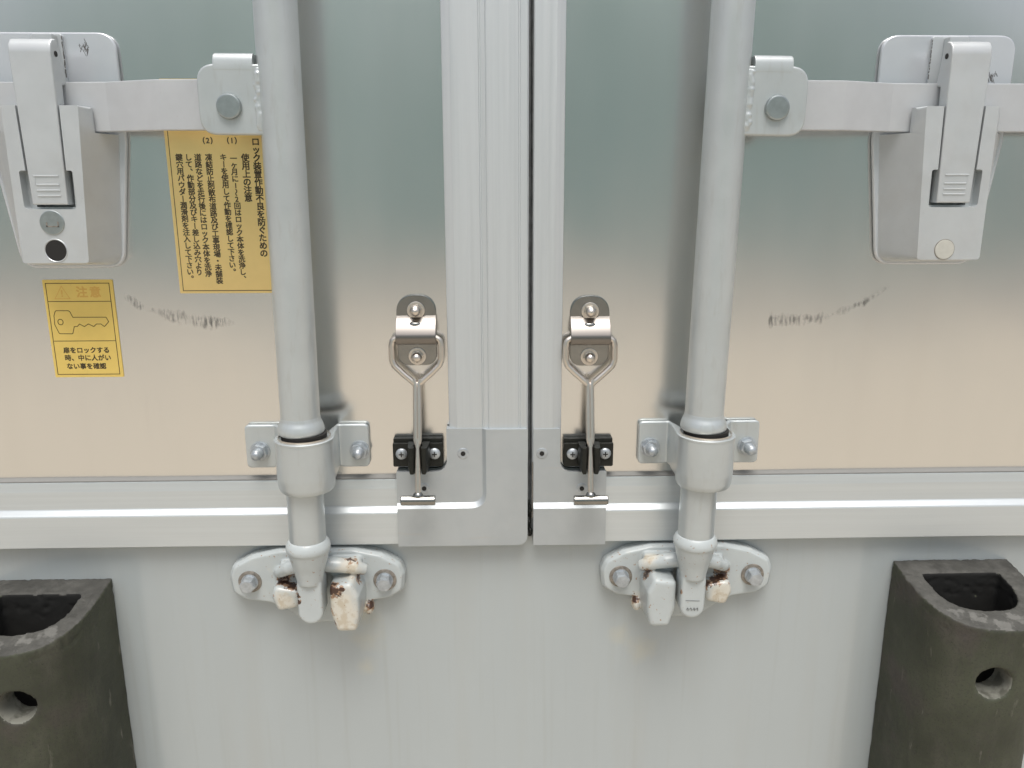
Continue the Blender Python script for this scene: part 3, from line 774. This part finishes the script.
# ------------------------------------------------------------------ door stays: bracket, hanging hook, black clip
def stay(s, xc, zt):
    gb, gh, gc = 'stay brackets beside the uprights', 'hook rods hanging from the stay brackets', 'black spring clips for the hook rods'
    dz = zt
    word = side_word(s)
    x0 = xc
    t = thing('stay_bracket', f'small steel bracket with two dome nuts holding the {word} hook rod', 'bracket', W(x0, 0, -133+dz), gb)
    pl_ = rpoly([(x0-15.5, -74+dz), (x0+15.5, -74+dz), (x0+15.5, -130+dz), (x0-15.5, -130+dz)], [15, 15, 10, 10], 9)
    MB().prism(pl_, .2, 2.6, .6, 2).build('plate', dsteel_m, t)
    # strap looped over the ring's top bar
    loop = [(2.4, -90), (5.0, -92), (9.4, -97.0), (12.6, -103.4), (13.4, -106), (13.0, -109), (11.2, -111.4), (7.5, -112.4), (2.5, -112.4), (2.5, -110.6), (7, -110.6), (10, -109.4), (11.2, -106), (10.4, -102.8), (8, -98.6), (4.2, -94), (2.4, -93)]
    MB().hprism([(d, z+dz) for d, z in loop], x0-15.6, x0+15.6, .35, 2).build('strap', strap_m, t, 50)
    MB().ball((x0-.6, 7.3, -96.8+dz), (5.0, 2.4, 2.8), 20).build('strap_dent', dsteel_m, t)
    for z in (-88.5+2.5, -124+1.5):
        mb = MB(); mb.lathe([(6.8, 2.4), (6.8, 3.8), (6.2, 4.1)], (x0, 0, z+dz), 'd', 36)
        wq = mb.build('nut_washer', steel_m, t)
        mb = MB(); hexnut(mb, x0, 3.9, z+dz, 5.2, 3.2, 12)
        mb.lathe([(4.2, 6.8), (4.2, 8.8), (3.9, 10.4), (3.1, 11.8), (1.8, 12.7), (.4, 13)], (x0, 0, z+dz), 'd', 30); mb.build('dome_nut', steel_m, t)
    h = thing('stay_hook', f'steel hook rod with a crossbar end hanging beside the {word} upright' if s < 0 else 'steel hook rod with a crossbar end hanging right of the narrow upright', 'hook', W(x0, 20, -228+dz), gh)
    ring = [(-14, -106.3), (14, -106.3), (18.2, -108.5), (19.2, -113), (19.2, -124), (17.5, -128.5), (12, -134), (3.5, -141.5), (0, -144.6), (-3.5, -141.5), (-12, -134), (-17.5, -128.5), (-19.2, -124), (-19.2, -113), (-18.2, -108.5)]
    rp = rpoly(ring, [1, 1, 2.5, 3, 4, 4, 4, 3, .8, 3, 4, 4, 4, 3, 2.5], 4)
    D = lambda z: 8.5 + max(0, (-106-z))*.06
    MB().tube([(x0+a, D(z), z+dz) for a, z in rp], 2.5, 14, True).build('ring', steel_m, h)
    D2 = lambda z: 11 + (-142-z)*.235
    mb = MB()
    for q in (-1.5, 1.5):
        mb.tube([(x0+q*1.9, 10.6, -139.5+dz), (x0+q, D2(-144), -144+dz), (x0+q, D2(-160), -160+dz), (x0+q, D2(-186), -186+dz), (x0+q*.6, D2(-190), -190+dz)], [2.2, 1.95, 1.95, 1.95, 1.5], 14)
    mb.build('shank', steel_m, h)
    MB().tube([(x0, D2(-185), -185+dz), (x0, D2(-192), -192+dz), (x0, D2(-231), -231+dz)], 2.35, 16).build('rod', steel_m, h)
    mb = MB(); mb.ball((x0, D2(-229), -229+dz), (4.2, 3.8, 3.6), 16); mb.build('weld', dsteel_m, h)
    mb = MB(); mb.lathe([(3.4, -13.6), (3.9, -13.0), (3.9, 13.0), (3.4, 13.6)], (x0, D2(-232.5), -232.5+dz), 'x', 28); mb.build('crossbar', dsteel_m, h)
    c = thing('spring_clip', f'black clip with two screws gripping the {word} hook rod', 'clip', W(x0, 0, -213+dz), gc)
    cx = x0 - 1.2 if s < 0 else x0+.6
    MB().prism(rrect(cx-20.3, cx+20.0, -212.6+dz, -192.5+dz, 1.2, 3), .3, 9.5, 1.0, 2).build('clip_base', black_m, c)
    MB().box(cx-20, cx+19.6, .3, 6.5, -194+dz, -189.3+dz, .8).build('clip_lip', black_m, c)
    for q in (-1, 1):
        mb = MB()
        pr = [(q*2.8, 9), (q*8.8, 9), (q*8.4, 16), (q*7.8, 25), (q*6.2, 27.5), (q*3.4, 27), (q*2.4, 24), (q*3.6, 20), (q*2.2, 14)]
        b = bmesh.new()
        lo = [b.verts.new((x0+a, d, -213+dz+(3.5 if abs(a) > 7 else 0))) for a, d in pr]; hi = [b.verts.new((x0+a, d, -191+dz)) for a, d in pr]
        skin(b, lo, hi, .6, 2); mb.add(b); mb.build('jaw', black_m, c)
        mb = MB(); sx = cx + q*13.3; sz = -201.5+dz
        mb.lathe([(4.8, 9.2), (4.7, 10.0), (3.9, 10.9), (2.0, 11.4), (.3, 11.5)], (sx, 0, sz), 'd', 30); scw = mb.build('clip_screw', zinc_m, c)
        mb = MB(); mb.box(sx-2.0, sx+2.0, 10.9, 11.75, sz-.45, sz+.45); mb.box(sx-.45, sx+.45, 10.9, 11.8, sz-2.0, sz+2.0); mb.build('cross_slot', hole_m, scw)
stay(-1, -59.0, 0.0)
stay(1, 77.4, -1.4)

# ------------------------------------------------------------------ rubber dock bumpers
def bumper(s, uc, ztop, label):
    t = thing('rubber_bumper', label, 'bumper', W(X0+s*uc, 0, -600), 'rubber bumpers on the sill')
    H = 50.5; uc = uc + 3
    def D(hw, d0, depth, n=22):
        pts = [(hw, d0)]
        for k in range(n+1):
            a = math.pi*k/n
            ca = math.cos(a); sa = math.sin(a)
            pts.append((hw*math.copysign(abs(ca)**.78, ca), d0 + (depth-d0)*(.30+.70*sa**.85 if k not in (0, n) else .30)))
        pts.append((-hw, d0)); return pts
    slope = lambda d: -.2*d
    body = MB(s)
    outer = [(uc+a, d) for a, d in D(H, 0, 87)]; inner = [(uc-1.5+a, d) for a, d in D(32.5, 19, 64)]
    body.vprism(outer, ztop-300, ztop, 0, 2, slope)
    bore = MB(s); bore.vprism(inner, ztop-400, ztop+60)
    holes = MB(s); holes.lathe([(13.5, 40), (13.5, 130)], (uc-11 if s < 0 else uc-6, 0, -368 if s > 0 else -374), 'd', 40)
    bod = carve(body, [bore, holes], 'body', rubber_m, t, 1.8, 3)
    me = bod.data; me.transform(Matrix.Translation((0, 0, -EYE)))
    bod.modifiers.clear()
    rm = bod.modifiers.new('r', 'REMESH'); rm.mode = 'VOXEL'; rm.voxel_size = .0014; rm.use_smooth_shade = True
    sm = bod.modifiers.new('s', 'SMOOTH'); sm.factor = .5; sm.iterations = 6
    dg = bpy.context.evaluated_depsgraph_get(); dg.update()
    me = bpy.data.meshes.new_from_object(bod.evaluated_get(dg)); me.transform(Matrix.Translation((0, 0, EYE))); bod.modifiers.clear()
    nrm = [v.normal.copy() for v in me.vertices]
    for v, nn in zip(me.vertices, nrm):                # worn, slightly lumpy rubber; the sawn rim is chipped
        z = (v.co.z-EYE)*1000; c = v.co*1000
        a_ = noise.noise(c*.03)*.5 + noise.noise(c*.11)*.25
        if z > ztop-26: a_ += min(0, noise.noise(c*.16 + Vector((7, 3, 1)))+.1)*1.6 + noise.noise(c*.4)*.35
        v.co += nn*(a_/1000)
    old = bod.data; bod.data = me; bpy.data.meshes.remove(old)
    for p in me.polygons: p.use_smooth = True
    bod.data.materials.clear(); bod.data.materials.append(rubber_m)
    bod.data.materials.append(rim_m); bod.data.materials.append(bore_shade_m); bod.data.materials.append(dust_m)
    hx = X0 + s*(uc-11 if s < 0 else uc-6); hz = -368 if s > 0 else -374
    for p in bod.data.polygons:                     # the bore's depth shade is painted near-black; dirt lies in the fixing hole
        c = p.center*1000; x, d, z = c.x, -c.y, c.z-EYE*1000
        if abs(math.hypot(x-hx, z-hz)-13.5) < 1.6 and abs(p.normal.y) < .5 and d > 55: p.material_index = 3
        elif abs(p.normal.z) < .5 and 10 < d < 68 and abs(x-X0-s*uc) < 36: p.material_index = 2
    for p in bod.data.polygons:                     # the sawn end is a rougher, paler rubber than the moulded skin
        if p.normal.z > .6 and p.center.z > EYE + (ztop-40)/1000: p.material_index = 1
    mb = MB(s); zz = (-368 if s > 0 else -374)
    mb.lathe([(12, 20.2), (12, 22)], (uc-2, 0, zz), 'd', 32)
    hexnut(mb, uc-2, 21.5, zz, 8, 6); mb.build('fixing_bolt', zinc_m, t)
    return t
bumper(-1, 379.5, -312.0, 'black hollow rubber bumper in the lower left corner under the yellow sticker')
bumper(1, 380.5, -304.8, 'dark hollow rubber bumper in the lower right corner with scuffed front')
